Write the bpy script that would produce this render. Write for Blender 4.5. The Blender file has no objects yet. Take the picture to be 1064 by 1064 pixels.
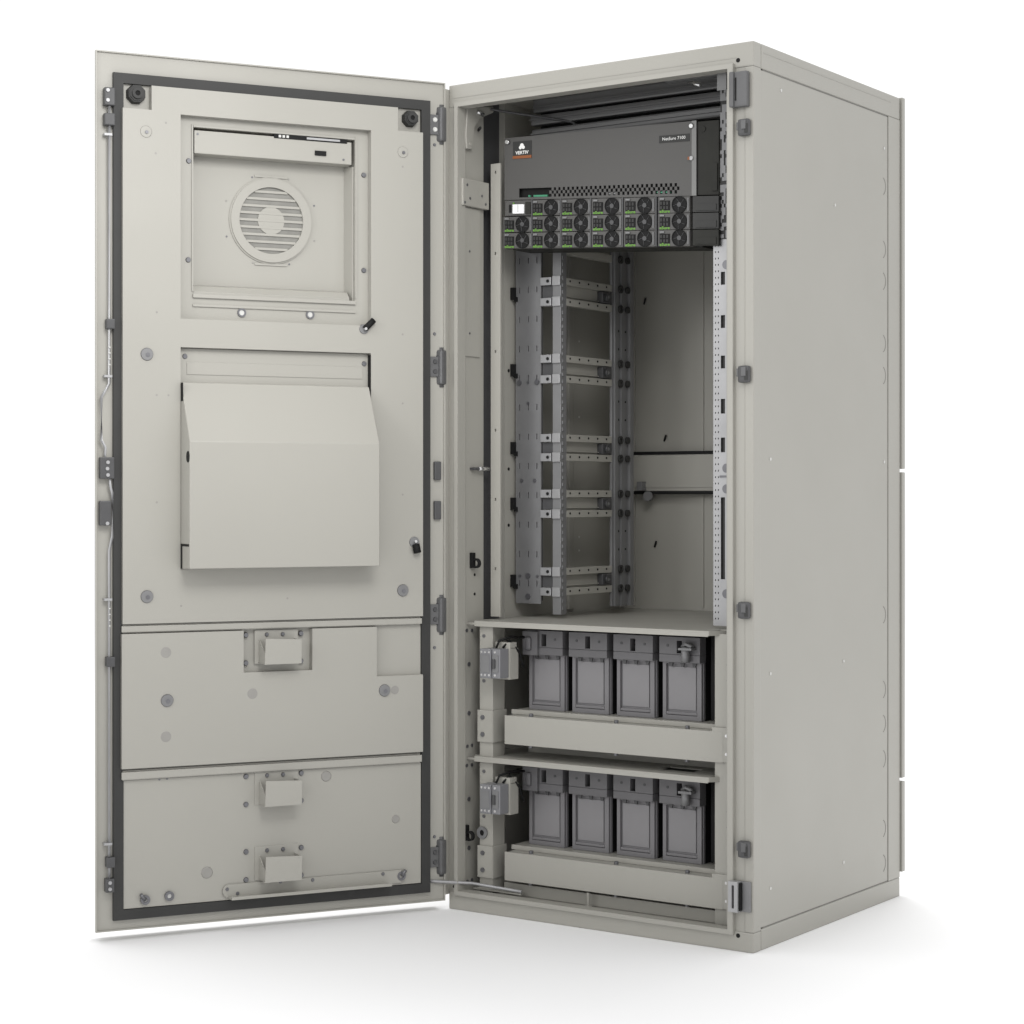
import bpy, bmesh, math, random
from mathutils import Vector, Matrix
R = math.radians
S = bpy.context.scene
COL = S.collection
random.seed(4)

# ---------------------------------------------------------------- camera
cd = bpy.data.cameras.new('camera')
cam = bpy.data.objects.new('camera', cd)
COL.objects.link(cam)
rt = Vector((0.81827, 0.57484, 0)); fw = Vector((-0.57484, 0.81827, 0)); up = Vector((0, 0, 1))
m = Matrix((rt, up, -fw)).transposed().to_4x4()
m.translation = Vector((2.4707, -3.2903, 0.85))
cam.matrix_world = m
cd.sensor_width = 36; cd.sensor_fit = 'HORIZONTAL'
cd.lens = 18 / math.tan(R(28.848 / 2))
cd.shift_y = -15.5 / 1064
cd.clip_start = 0.05; cd.clip_end = 500
S.camera = cam

# ---------------------------------------------------------------- light
W_ = bpy.data.worlds.new('World'); S.world = W_; W_.use_nodes = True
bg = W_.node_tree.nodes['Background']
bg.inputs[0].default_value = (1, 1, 1, 1); bg.inputs[1].default_value = 1.1
def area(name, loc, target, size, power, col=(1, 1, 1), spread=180):
    l = bpy.data.lights.new(name, 'AREA'); l.energy = power; l.shape = 'RECTANGLE'
    l.size = size[0]; l.size_y = size[1]; l.color = col; l.spread = R(spread)
    o = bpy.data.objects.new(name, l); COL.objects.link(o); o.location = loc
    o.rotation_euler = (Vector(target) - Vector(loc)).to_track_quat('-Z', 'Y').to_euler()
area('softbox_overhead', (-0.35, 2.2, 5.2), (0.1, 0.4, 0), (2.2, 2.2), 125)
area('softbox_top', (-1.7, -1.0, 4.2), (-0.9, -1.0, 0), (1.8, 1.8), 22)
area('softbox_front', (-0.25, -3.2, 1.9), (0.45, 0.5, 0.95), (0.9, 0.9), 1.25, (1, 1, 1), 34)
area('softbox_key', (1.35, -1.5, 2.15), (-0.30, -0.38, 1.2), (0.8, 0.8), 4.7, (1, 0.99, 0.975), 66)
S.view_settings.view_transform = 'Standard'
S.view_settings.look = 'None'
S.view_settings.exposure = 0
S.view_settings.gamma = 1

# ---------------------------------------------------------------- materials
def mat(name, col, rough=0.5, metal=0.0, bump=0.0, bscale=600, mottle=0.0, mscale=3, spec=0.5):
    mt = bpy.data.materials.new(name); mt.use_nodes = True
    nt = mt.node_tree; b = nt.nodes['Principled BSDF']
    b.inputs['Base Color'].default_value = (*col, 1)
    b.inputs['Roughness'].default_value = rough; b.inputs['Metallic'].default_value = metal
    b.inputs['Specular IOR Level'].default_value = spec
    tc = nt.nodes.new('ShaderNodeTexCoord')
    if mottle:
        n = nt.nodes.new('ShaderNodeTexNoise'); n.inputs['Scale'].default_value = mscale; n.inputs['Detail'].default_value = 5
        nt.links.new(tc.outputs['Object'], n.inputs['Vector'])
        mp = nt.nodes.new('ShaderNodeMapRange'); mp.inputs['From Min'].default_value = 0.3; mp.inputs['From Max'].default_value = 0.7
        mp.inputs['To Min'].default_value = 1 - mottle; mp.inputs['To Max'].default_value = 1 + mottle
        nt.links.new(n.outputs['Fac'], mp.inputs['Value'])
        mx = nt.nodes.new('ShaderNodeMix'); mx.data_type = 'RGBA'; mx.blend_type = 'MULTIPLY'; mx.inputs[0].default_value = 1
        mx.inputs[6].default_value = (*col, 1)
        nt.links.new(mp.outputs[0], mx.inputs[7]); nt.links.new(mx.outputs[2], b.inputs['Base Color'])
    if bump:
        n2 = nt.nodes.new('ShaderNodeTexNoise'); n2.inputs['Scale'].default_value = bscale; n2.inputs['Detail'].default_value = 2
        nt.links.new(tc.outputs['Object'], n2.inputs['Vector'])
        bp = nt.nodes.new('ShaderNodeBump'); bp.inputs['Strength'].default_value = bump; bp.inputs['Distance'].default_value = 0.0005
        nt.links.new(n2.outputs['Fac'], bp.inputs['Height']); nt.links.new(bp.outputs[0], b.inputs['Normal'])
    return mt
PAINT = mat('grey_white_powder_coat', (0.336, 0.327, 0.295), 0.38, bump=0.25, mottle=0.012)
def waviness(mt, scale, dist):
    nt = mt.node_tree; b = nt.nodes['Principled BSDF']; old = b.inputs['Normal'].links[0].from_node
    tc = nt.nodes.new('ShaderNodeTexCoord'); n = nt.nodes.new('ShaderNodeTexNoise'); n.inputs['Scale'].default_value = scale; n.inputs['Detail'].default_value = 1
    nt.links.new(tc.outputs['Object'], n.inputs['Vector'])
    bp = nt.nodes.new('ShaderNodeBump'); bp.inputs['Strength'].default_value = 1; bp.inputs['Distance'].default_value = dist
    nt.links.new(n.outputs['Fac'], bp.inputs['Height']); nt.links.new(bp.outputs[0], old.inputs['Normal'])
    n2 = nt.nodes.new('ShaderNodeTexNoise'); n2.inputs['Scale'].default_value = 9; n2.inputs['Detail'].default_value = 6
    nt.links.new(tc.outputs['Object'], n2.inputs['Vector'])
    mp = nt.nodes.new('ShaderNodeMapRange'); mp.inputs['To Min'].default_value = 0.30; mp.inputs['To Max'].default_value = 0.48
    nt.links.new(n2.outputs['Fac'], mp.inputs['Value']); nt.links.new(mp.outputs[0], b.inputs['Roughness'])
waviness(PAINT, 3.0, 0.006)
SEAM_SHADE = mat('seam_and_shadow_line', (0.20, 0.195, 0.18), 0.7, mottle=0.05)  # dark panel joint, also the painted shadow lines of the knockouts
PLUG = mat('pale_plug', (0.55, 0.55, 0.53), 0.5, mottle=0.03)
FADED = mat('painted_over_plug', (0.265, 0.257, 0.24), 0.45, mottle=0.03, mscale=60)
RUBBER = mat('black_rubber', (0.024, 0.024, 0.023), 0.6, mottle=0.08, mscale=20)
BLACK = mat('black_plastic', (0.010, 0.010, 0.010), 0.65, mottle=0.1, mscale=30, spec=0.2)
DARK = mat('dark_grey_plastic', (0.06, 0.06, 0.062), 0.45, mottle=0.08, mscale=40)
OLIVE = mat('dark_side_cover', (0.024, 0.024, 0.021), 0.65, mottle=0.1, mscale=20, spec=0.25)
ZINC = mat('zinc_plated_steel', (0.36, 0.36, 0.365), 0.42, metal=0.45, mottle=0.06, mscale=25)
ZINC_D = mat('dull_galvanised_steel', (0.20, 0.20, 0.203), 0.5, metal=0.3, mottle=0.07, mscale=14)
STEEL = mat('bright_steel', (0.62, 0.62, 0.62), 0.25, metal=0.9, mottle=0.04, mscale=30)
SCREW = mat('screw_steel', (0.16, 0.16, 0.17), 0.35, metal=0.6, mottle=0.1, mscale=60)
HINGE = mat('hinge_casting', (0.11, 0.11, 0.112), 0.45, metal=0.2, mottle=0.08, mscale=40)
CHAR = mat('charcoal_powder_coat', (0.072, 0.070, 0.067), 0.5, bump=0.2, mottle=0.03)
BAT = mat('battery_grey_plastic', (0.172, 0.167, 0.174), 0.45, mottle=0.03, mscale=10)
BAT_D = mat('battery_lid_grey', (0.125, 0.122, 0.127), 0.5, mottle=0.03, mscale=10)
BREAK = mat('breaker_grey', (0.19, 0.19, 0.20), 0.4, mottle=0.03, mscale=20)
BEAM = mat('ceiling_beam_steel', (0.13, 0.13, 0.13), 0.4, metal=0.3, mottle=0.06)
GREEN = mat('green_print', (0.12, 0.30, 0.03), 0.5, mottle=0.05)
PCB = mat('circuit_board_green', (0.05, 0.25, 0.14), 0.5, mottle=0.1, mscale=90)
ORANGE = mat('orange_stripe', (0.24, 0.075, 0.02), 0.5, mottle=0.03)
WHITE = mat('white_print', (0.8, 0.8, 0.78), 0.5, mottle=0.02)
SCREEN = mat('white_display', (0.9, 0.9, 0.9), 0.4, mottle=0.02)
FLOORM = mat('white_studio_floor', (0.92, 0.92, 0.925), 0.9, spec=0.1)

# ---------------------------------------------------------------- mesh builder
class MB:
    def __init__(s): s.bm = bmesh.new(); s.mi = 0
    def _faces(s, fs):
        for f in fs: f.material_index = s.mi
    def hexa(s, P, bev=0):
        """P: 8 corners, index = i + 2*j + 4*k"""
        t = bmesh.new(); v = [t.verts.new(p) for p in P]
        for q in ((0, 2, 3, 1), (4, 5, 7, 6), (0, 1, 5, 4), (2, 6, 7, 3), (0, 4, 6, 2), (1, 3, 7, 5)):
            t.faces.new([v[i] for i in q])
        if bev: bmesh.ops.bevel(t, geom=t.edges[:] + t.verts[:], offset=bev, segments=2, profile=0.6, affect='EDGES')
        s.merge(t)
    def merge(s, t):
        bmesh.ops.recalc_face_normals(t, faces=t.faces[:])
        mp = {v: s.bm.verts.new(v.co) for v in t.verts}
        for f in t.faces:
            try:
                n = s.bm.faces.new([mp[v] for v in f.verts]); n.material_index = s.mi; n.smooth = f.smooth
            except ValueError: pass
        t.free()
    def box(s, x0, x1, y0, y1, z0, z1, bev=0):
        s.hexa([(x, y, z) for z in (z0, z1) for y in (y0, y1) for x in (x0, x1)], bev); return s
    def prism(s, pts, axis, a, b, bev=0):
        """pts: 2-D outline in the plane across axis, extruded from a to b"""
        def P(p, w):
            if axis == 'x': return (w, p[0], p[1])
            if axis == 'y': return (p[0], w, p[1])
            return (p[0], p[1], w)
        t = bmesh.new(); lo = [t.verts.new(P(p, a)) for p in pts]; hi = [t.verts.new(P(p, b)) for p in pts]
        t.faces.new(lo); t.faces.new(hi[::-1]); n = len(pts)
        for i in range(n): t.faces.new([lo[i], lo[(i + 1) % n], hi[(i + 1) % n], hi[i]])
        if bev: bmesh.ops.bevel(t, geom=t.edges[:], offset=bev, segments=1, affect='EDGES')
        s.merge(t); return s
    def cyl(s, c, axis, r, d, n=20, r2=None, bev=0):
        """disc or plug: centre of base c, along +axis by d"""
        r2 = r if r2 is None else r2
        ax = {'x': Vector((1, 0, 0)), 'y': Vector((0, 1, 0)), 'z': Vector((0, 0, 1))}[axis] if isinstance(axis, str) else Vector(axis).normalized()
        q = ax.to_track_quat('Z', 'Y'); c = Vector(c)
        t = bmesh.new(); lo = []; hi = []
        for i in range(n):
            a = 2 * math.pi * (i + .5) / n; e = Vector((math.cos(a), math.sin(a), 0))
            lo.append(t.verts.new(c + q @ (e * r))); hi.append(t.verts.new(c + q @ (e * r2 + Vector((0, 0, d)))))
        t.faces.new(lo[::-1]); t.faces.new(hi)
        for i in range(n):
            f = t.faces.new([lo[i], lo[(i + 1) % n], hi[(i + 1) % n], hi[i]]); f.smooth = n > 12
        if bev: bmesh.ops.bevel(t, geom=[e for e in t.edges if e.verts[0] in hi and e.verts[1] in hi], offset=bev, segments=2, affect='EDGES')
        s.merge(t); return s
    def ring(s, c, axis, r0, r1, d, n=32, a0=0, a1=2 * math.pi):
        ax = {'x': Vector((1, 0, 0)), 'y': Vector((0, 1, 0)), 'z': Vector((0, 0, 1))}[axis]
        full = abs(a1 - a0 - 2 * math.pi) < 1e-6; c = Vector(c)
        u, v = {'x': (Vector((0, 1, 0)), Vector((0, 0, 1))), 'y': (Vector((1, 0, 0)), Vector((0, 0, 1))), 'z': (Vector((1, 0, 0)), Vector((0, 1, 0)))}[axis]
        t = bmesh.new(); rows = []
        for i in range(n if full else n + 1):
            a = a0 + (a1 - a0) * i / n; e = u * math.cos(a) + v * math.sin(a)
            rows.append([t.verts.new(c + e * r0), t.verts.new(c + e * r1), t.verts.new(c + e * r1 + ax * d), t.verts.new(c + e * r0 + ax * d)])
        m_ = len(rows)
        for i in range(n):
            A = rows[i]; B = rows[(i + 1) % m_]
            for k in range(4):
                f = t.faces.new([A[k], A[(k + 1) % 4], B[(k + 1) % 4], B[k]]); f.smooth = k in (1, 3)
        if not full: t.faces.new(rows[0]); t.faces.new(rows[-1][::-1])
        s.merge(t); return s
    def tube(s, pts, r, n=8):
        pts = [Vector(p) for p in pts]; t = bmesh.new(); rings = []
        for i, p in enumerate(pts):
            d = (pts[min(i + 1, len(pts) - 1)] - pts[max(i - 1, 0)]).normalized(); q = d.to_track_quat('Z', 'Y')
            rings.append([t.verts.new(p + q @ Vector((math.cos(2 * math.pi * k / n) * r, math.sin(2 * math.pi * k / n) * r, 0))) for k in range(n)])
        for A, B in zip(rings, rings[1:]):
            for k in range(n):
                f = t.faces.new([A[k], A[(k + 1) % n], B[(k + 1) % n], B[k]]); f.smooth = True
        t.faces.new(rings[0][::-1]); t.faces.new(rings[-1]); s.merge(t); return s
    def plate(s, us, vs, solid, P):
        """sheet with openings: cells of the grid us x vs, P(u, v, w) -> point, w = 0 back, 1 front"""
        nu, nv = len(us) - 1, len(vs) - 1; vc = {}
        def V(i, j, w):
            k = (i, j, w)
            if k not in vc: vc[k] = s.bm.verts.new(P(us[i], vs[j], w))
            return vc[k]
        ok = [[bool(solid(i, j, (us[i] + us[i + 1]) / 2, (vs[j] + vs[j + 1]) / 2)) for j in range(nv)] for i in range(nu)]
        g = lambda i, j: 0 <= i < nu and 0 <= j < nv and ok[i][j]
        fs = []
        for i in range(nu):
            for j in range(nv):
                if not ok[i][j]: continue
                fs.append([V(i, j, 1), V(i + 1, j, 1), V(i + 1, j + 1, 1), V(i, j + 1, 1)])
                fs.append([V(i, j, 0), V(i, j + 1, 0), V(i + 1, j + 1, 0), V(i + 1, j, 0)])
                if not g(i - 1, j): fs.append([V(i, j, 0), V(i, j, 1), V(i, j + 1, 1), V(i, j + 1, 0)])
                if not g(i + 1, j): fs.append([V(i + 1, j, 0), V(i + 1, j + 1, 0), V(i + 1, j + 1, 1), V(i + 1, j, 1)])
                if not g(i, j - 1): fs.append([V(i, j, 0), V(i + 1, j, 0), V(i + 1, j, 1), V(i, j, 1)])
                if not g(i, j + 1): fs.append([V(i, j + 1, 0), V(i, j + 1, 1), V(i + 1, j + 1, 1), V(i + 1, j + 1, 0)])
        for f in fs:
            n = s.bm.faces.new(f); n.material_index = s.mi
        bmesh.ops.recalc_face_normals(s.bm, faces=s.bm.faces[:])
        return s
    def m(s, i): s.mi = i; return s
    def build(s, name, mats, parent=None, label=None):
        me = bpy.data.meshes.new(name); s.bm.to_mesh(me); s.bm.free()
        for x in (mats if isinstance(mats, (list, tuple)) else [mats]): me.materials.append(x)
        o = bpy.data.objects.new(name, me); COL.objects.link(o)
        if parent: o.parent = parent
        if label: o['label'] = label
        return o

def thing(name, label, cat, loc=(0, 0, 0), group=None):
    o = bpy.data.objects.new(name, None); COL.objects.link(o); o.location = loc; o.empty_display_size = 0.05
    o['label'] = label; o['category'] = cat
    if group: o['group'] = group
    return o
def dup_tree(o, parent=None):
    c = o.copy(); COL.objects.link(c); c.parent = parent
    for ch in list(o.children): dup_tree(ch, c)
    return c
def text_into(mb, s, P, size, width=None, bold=0.0, depth=0.0006):
    """lettering as extruded mesh, P(x, z) -> point; s centred at the origin"""
    cu = bpy.data.curves.new('t', 'FONT'); cu.body = s; cu.size = size; cu.align_x = 'CENTER'; cu.align_y = 'CENTER'
    cu.offset = bold; cu.resolution_u = 2
    o = bpy.data.objects.new('t', cu); COL.objects.link(o)
    dg = bpy.context.evaluated_depsgraph_get(); dg.update()
    me = bpy.data.meshes.new_from_object(o.evaluated_get(dg))
    xs = [v.co.x for v in me.vertices]; k = 1.0
    if width and xs: k = width / (max(xs) - min(xs))
    t = bmesh.new(); t.from_mesh(me)
    for v in t.verts: v.co = P(v.co.x * k, v.co.y)
    for f in t.faces:
        n = [mb.bm.verts.new(v.co) for v in f.verts]
        nf = mb.bm.faces.new(n); nf.material_index = mb.mi
    t.free(); bpy.data.objects.remove(o); bpy.data.curves.remove(cu); bpy.data.meshes.remove(me)

W, D, H = 0.7087, 0.6555, 1.70

# ---------------------------------------------------------------- the setting
g = MB(); g.bm.faces.new([g.bm.verts.new(p) for p in ((-120, -120, 0), (120, -120, 0), (120, 120, 0), (-120, 120, 0))])
fl = g.build('floor', FLOORM); fl['kind'] = 'structure'

# ---------------------------------------------------------------- the cabinet shell
cab = thing('electrical_cabinet', 'tall light grey steel equipment cabinet with its front door swung open', 'cabinet')
# front frame: header, sill, stiles
g = MB()
g.box(0, W, 0, 0.03, 1.6535, 1.70, 0.0025)
g.box(0, W, 0, 0.03, 0.0, 0.0375, 0.0025)
g.box(0, 0.0185, 0.0005, 0.03, 0.0375, 1.6535)
g.box(0.6685, 0.6893, 0.0022, 0.03, 0.0375, 1.6535)
g.box(0.6898, W, 0.0003, 0.03, 0.0375, 1.6535, 0.002)
g.box(0.012, 0.672, 0.0012 - 0.002, 0.0005, 1.672, 1.6735)      # fold lines of the header
frame = g.build('front_frame', PAINT, cab)
# rain lip round the opening
g = MB()
g.plate([0.0185, 0.0275, 0.6570, 0.6685], [0.031, 0.040, 1.6525, 1.6615], lambda i, j, u, v: i != 1 or j != 1,
        lambda u, v, w: (u, -0.007 if w else 0.02, v))
g.build('opening_lip', PAINT, cab)
g = MB(); g.box(-0.012, 0.0, -0.013, 0.004, 0.03, 1.692, 0.002).box(-0.0115, -0.0005, -0.0165, -0.0132, 0.03, 1.69)
g.build('hinge_post', PAINT, cab)
# top and bottom rails on the right side, rear post
g = MB()
g.box(W - 0.03, W, 0.0302, 0.6555, 1.6535, 1.70, 0.0025)
g.box(W - 0.03, W, 0.0302, 0.6555, 0.0, 0.0400, 0.0025)
g.box(W - 0.03, W, 0.598, 0.6555, 0.0405, 1.653, 0.001)
g.box(W - 0.004, W + 0.0006, 0.04, 0.61, 1.6835, 1.6845)
g.build('side_frame', PAINT, cab)
g = MB()
g.box(W - 0.006, W - 0.0012, 0.003, 0.5955, 0.0425, 1.6505, 0.001)
sp = g.build('side_panel', PAINT, cab)
g = MB(); g.box(W - 0.0035, W - 0.0025, 0.04, 0.5990, 0.0385, 1.6545); g.build('panel_seam', SEAM_SHADE, cab)
kz = [1.3696, 1.303, 1.172, 1.105, 0.603, 0.4465, 0.375, 0.301, 0.155, 0.082, 1.502]
for z in kz:
    g = MB(); g.ring((W - 0.0016, 0.567, z), 'x', 0.0180, 0.0196, 0.0009, 24, -1.15, 1.15); g.build('knockout', SEAM_SHADE, sp)  # shadow line of each knockout edge, drawn in a darker colour
for y, z in ((0.112, 1.6256), (0.5777, 1.5822), (0.3446, 1.435), (0.0688, 0.9218), (0.5777, 0.9237), (0.3841, 0.5187), (0.0688, 0.5163), (0.3841, 0.1125), (0.0688, 0.1107)):
    g = MB(); g.cyl((W - 0.0014, y, z), 'x', 0.0032, 0.0014, 12); g.build('plug', PLUG, sp)
g = MB()
for z0, z1 in ((0.051, 0.244), (0.251, 0.903), (0.910, 1.702)): g.box(0.004, W + 0.004, 0.659, 0.674, z0, z1, 0.002)
g.box(0.01, W - 0.008, 0.6575, 0.668, 0.06, 1.69)
g.build('rear_door', PAINT, cab)
g = MB(); g.box(0.0, 0.0285, 0.032, 0.655, 0.0, 0.03).box(0, 0.003, 0.0305, 0.655, 0.031, 1.699).box(0.016, 0.02, 0.0305, 0.094, 0.031, 1.69).box(0.016, 0.02, 0.172, 0.63, 0.031, 1.69)
g.box(0.0032, 0.0158, 0.0305, 0.034, 0.031, 1.69).box(0.0032, 0.0158, 0.172, 0.175, 0.031, 1.69)
g.build('left_wall', PAINT, cab)
g = MB(); g.box(0.0033, 0.0052, 0.060, 0.1715, 0.033, 1.688); g.build('gap_shade_strip', DARK, cab)  # dark strip stands in for the deep shade of the wall gap
g = MB(); g.box(0.0205, 0.030, 0.405, 0.425, 0.60, 1.66, 0.003); g.build('wall_rib', PAINT, cab)
for y, z in ((0.36, 1.225), (0.36, 1.205), (0.37, 1.06), (0.36, 0.90), (0.37, 0.76), (0.36, 0.705), (0.46, 1.20), (0.46, 1.16), (0.46, 1.03), (0.46, 0.76), (0.46, 0.73), (0.185, 1.12), (0.185, 0.91), (0.185, 0.79)):
    g = MB(); g.cyl((0.0198, y, z), 'x', 0.0035 if y < .45 else 0.0022, 0.0014, 10); g.build('wall_bolt', BLACK if y < .45 else PLUG, cab)
g = MB(); g.box(0.0205, 0.698, 0.63, 0.634, 0.031, 1.69).box(0.003, 0.702, 0.652, 0.6565, 0.003, 1.697)
# shallow ribs
for x in (0.06, 0.24, 0.42): g.box(x, x + 0.006, 0.627, 0.6298, 0.60, 1.66)
g.build('rear_wall', PAINT, cab)
g = MB(); g.box(0.69, 0.694, 0.0305, 0.629, 0.0405, 1.6895); g.build('right_inner_wall', PAINT, cab)
g = MB(); g.box(0.0035, W - 0.0305, 0.0305, 0.6515, 1.6905, 1.6985); g.build('roof', PAINT, cab)
g = MB(); g.box(0.0290, W - 0.0305, 0.0305, 0.6295, 0.012, 0.030).box(0.05, 0.64, 0.031, 0.034, 0.031, 0.036)
g.cyl((0.31, 0.05, 0.0302), 'z', 0.003, 0.03, 10).cyl((0.31, 0.05, 0.0302), 'z', 0.009, 0.004, 12)
g.build('floor_pan', [PAINT], cab)
g = MB()
for z in (0.860, 0.950): g.box(0.021, 0.689, 0.598, 0.606, z - 0.0035, z + 0.0035)
g.build('rear_strap_gap', BLACK, cab)
g = MB(); g.box(0.021, 0.689, 0.600, 0.6295, 0.8635, 0.9465, 0.002); g.box(0.021, 0.689, 0.597, 0.6, 0.872, 0.881)
g.build('rear_strap', PAINT, cab)
# roof beams
g = MB()
for z0, z1, y in ((1.657, 1.686, 0.16), (1.629, 1.650, 0.152), (1.600, 1.622, 0.156)):
    g.box(0.10, 0.689, y, y + 0.02, z0, z1, 0.004)
    g.box(0.10, 0.689, y - 0.004, y - 0.0005, z0 + 0.010, z0 + 0.013)
g.build('roof_beam', BEAM, cab)
g = MB(); g.box(0.10, 0.689, 0.19, 0.2, 1.59, 1.689); g.build('beam_backing', BLACK, cab)
g = MB(); g.tube([(0.035, 0.10, 1.664), (0.045, 0.12, 1.662), (0.20, 0.155, 1.628), (0.215, 0.2, 1.61)], 0.0028)
g.build('cable', DARK, cab)
g = MB(); g.prism([(0.02, 1.62), (0.075, 1.635), (0.075, 1.655), (0.02, 1.66)], 'x', 0.62, 0.64)
g.box(0.50, 0.655, 0.03, 0.05, 1.652, 1.662)
g.build('lamp_bracket', BEAM, cab)
g = MB(); g.tube([(0.655, 0.06, 1.645), (0.63, 0.07, 1.654), (0.595, 0.08, 1.653)], 0.003); g.build('cable', DARK, cab)
for p, q in (((0.515, 0.10, 1.662), (0.545, 0.09, 1.652)), ((0.031, 0.055, 1.652), (0.033, 0.075, 1.648))):
    g = MB(); g.tube([p, q], 0.0045, 10); g.build('bolt', STEEL, cab)

# right stile hardware
def catch(z):
    g = MB(); g.m(0).box(0.681, 0.7045, -0.013, 0.0, z - 0.016, z + 0.016, 0.005)
    g.m(1).box(0.6765, 0.682, -0.008, -0.001, z - 0.004, z + 0.011, 0.001).box(0.690, 0.700, -0.0155, -0.0125, z - 0.004, z + 0.013, 0.001)
    g.m(2).box(0.6965, 0.7035, -0.0145, -0.0125, z - 0.011, z + 0.006)
    g.build('lock_catch', [DARK, HINGE, RUBBER], cab)
for z in (1.5387, 1.079, 0.639, 0.1936): catch(z)
g = MB(); g.box(0.670, 0.7015, -0.014, 0.0, 1.577, 1.6435, 0.003); g.m(1).box(0.6775, 0.680, -0.0150, -0.0138, 1.589, 1.632)
g.m(0).box(0.6665, 0.6760, -0.019, -0.0005, 1.577, 1.6435, 0.003)
g.build('striker_plate', [HINGE, BLACK], cab)
g = MB(); g.m(0).box(0.684, 0.7045, -0.004, 0.0, 0.076, 0.133, 0.0015)
g.m(1).plate([0.664, 0.6715, 0.6765, 0.684], [0.076, 0.083, 0.126, 0.133], lambda i, j, u, v: i != 1 or j != 1, lambda u, v, w: (u, -0.017 if w else -0.002, v))
g.m(2).box(0.6720, 0.6760, -0.004, -0.001, 0.0835, 0.1255).box(0.6842, 0.6875, -0.013, -0.004, 0.079, 0.130)
g.build('striker_plate', [ZINC_D, ZINC, BLACK], cab)
for x, z in ((0.6762, 1.6672), (0.6762, 0.0296)):
    g = MB(); g.cyl((x, -0.0006, z), 'y', 0.0042, 0.002, 14); g.build('bolt_hole', BLACK, cab)
g = MB(); g.cyl((0.0135, -0.0006, 0.047), 'y', 0.0032, 0.002, 12); g.build('bolt_hole', BLACK, cab)

# ---------------------------------------------------------------- left wall fittings
g = MB(); g.prism([(0.024, 1.655), (0.117, 1.672), (0.117, 1.660), (0.066, 1.640), (0.047, 1.617), (0.042, 1.572), (0.022, 1.570), (0.019, 1.60)], 'x', 0.0205, 0.030, 0.001)
g.cyl((0.0302, 0.034, 1.581), 'x', 0.004, 0.002, 12)
g.build('corner_gusset', PAINT, cab)
g = MB(); g.tube([(0.021, 0.075, 1.617), (0.04, 0.055, 1.617)], 0.003); g.build('pin', BLACK, cab)
g = MB(); g.box(0.0205, 0.032, 0.006, 0.098, 1.452, 1.508, 0.0015); jb = g.build('junction_plate', PAINT, cab)
for y, z in ((0.02, 1.495), (0.072, 1.478), (0.03, 1.468), (0.085, 1.462), (0.012, 1.458)):
    g = MB(); g.cyl((0.0318, y, z), 'x', 0.0028, 0.0012, 10); g.build('screw', SCREW, jb)
g = MB(); g.box(0.0205, 0.0235, 0.0, 0.078, 1.142, 1.450, 0.0008); lp = g.build('liner_plate', PAINT, cab)
for y, z in ((0.04, 1.36), (0.02, 1.29), (0.018, 1.262), (0.04, 1.19)):
    g = MB(); g.cyl((0.0234, y, z), 'x', 0.0024, 0.001, 10); g.build('screw', SCREW, lp)
# slim upright
g = MB(); us = [0.0346, 0.0445, 0.0485, 0.0594]
zz = [0.6]
for z in (0.70, 0.845, 0.99, 1.155, 1.36, 1.53): zz += [z - 0.003, z + 0.003]
zz.append(1.548)
g.plate(us, zz, lambda i, j, u, v: not (i == 1 and j % 2 == 1), lambda u, v, w: (u, 0.1 if w else 0.104, v))
g.box(0.0346, 0.0370, 0.1045, 0.12, 0.6, 1.548)
g.build('slim_upright', PAINT, cab)
g = MB(); g.m(0).tube([(0.03, 0.062, 0.909), (0.03, 0.098, 0.909)], 0.0045, 12); g.m(1).tube([(0.03, 0.045, 0.909), (0.03, 0.062, 0.909)], 0.003, 10)
g.box(0.0205, 0.0272, 0.045, 0.06, 0.9065, 0.9115)
g.build('door_pin', [STEEL, DARK], cab)
def cable_clip(x, y, z):
    g = MB(); g.box(x, x + 0.007, y - 0.008, y + 0.004, z - 0.014, z + 0.018, 0.001)
    g.ring((x + 0.0125, y - 0.006, z - 0.004), 'y', 0.0065, 0.0103, 0.008, 24)
    g.build('cable_clip', BLACK, cab)
cable_clip(0.0205, 0.052, 0.7165); cable_clip(0.0205, 0.030, 0.1531)
for y, z in ((0.062, 0.688), (0.062, 0.648)):
    g = MB(); g.cyl((0.0198, y, z), 'x', 0.003, 0.0012, 10); g.build('wall_bolt', BLACK, cab)
for dz in (0, -0.28):
    for y, z, r in ((0.034, 0.5735, .0036), (0.052, 0.5726, .0036), (0.0416, 0.503, .0046), (0.0416, 0.4012, .0046), (0.036, 0.333, .0036), (0.052, 0.3335, .0036)):
        g = MB(); g.cyl((0.0198, y, z + dz), 'x', r, 0.002, 12); g.build('wall_bolt', SCREW, cab)
g = MB()
g.box(0.0455, 0.079, 0.045, 0.088, 0.032, 0.5885, 0.0015)
for z0 in (0.352, 0.072):
    g.box(0.043, 0.082, 0.0405, 0.0445, z0 - 0.008, z0 + 0.058, 0.001).box(0.0795, 0.083, 0.0405, 0.09, z0 - 0.008, z0 + 0.058, 0.001)
cp = g.build('corner_upright', PAINT, cab)
for dz in (0, -0.28):
    for z in (0.395, 0.360):
        g = MB(); g.cyl((0.057, 0.041, z + dz), (0, -1, 0), 0.0048, 0.003, 12); g.build('bolt', SCREW, cp)
    for z in (0.563, 0.470):
        g = MB(); g.cyl((0.057, 0.0455, z + dz), (0, -1, 0), 0.0036, 0.002, 12); g.build('bolt', SCREW, cp)
g = MB(); g.m(0).ring((0.054, 0.0445, 0.156), 'y', 0.006, 0.0125, -0.004, 24); g.m(1).cyl((0.054, 0.0455, 0.156), (0, -1, 0), 0.0062, 0.003, 16); g.build('grommet', [ZINC_D, BLACK], cp)
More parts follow.
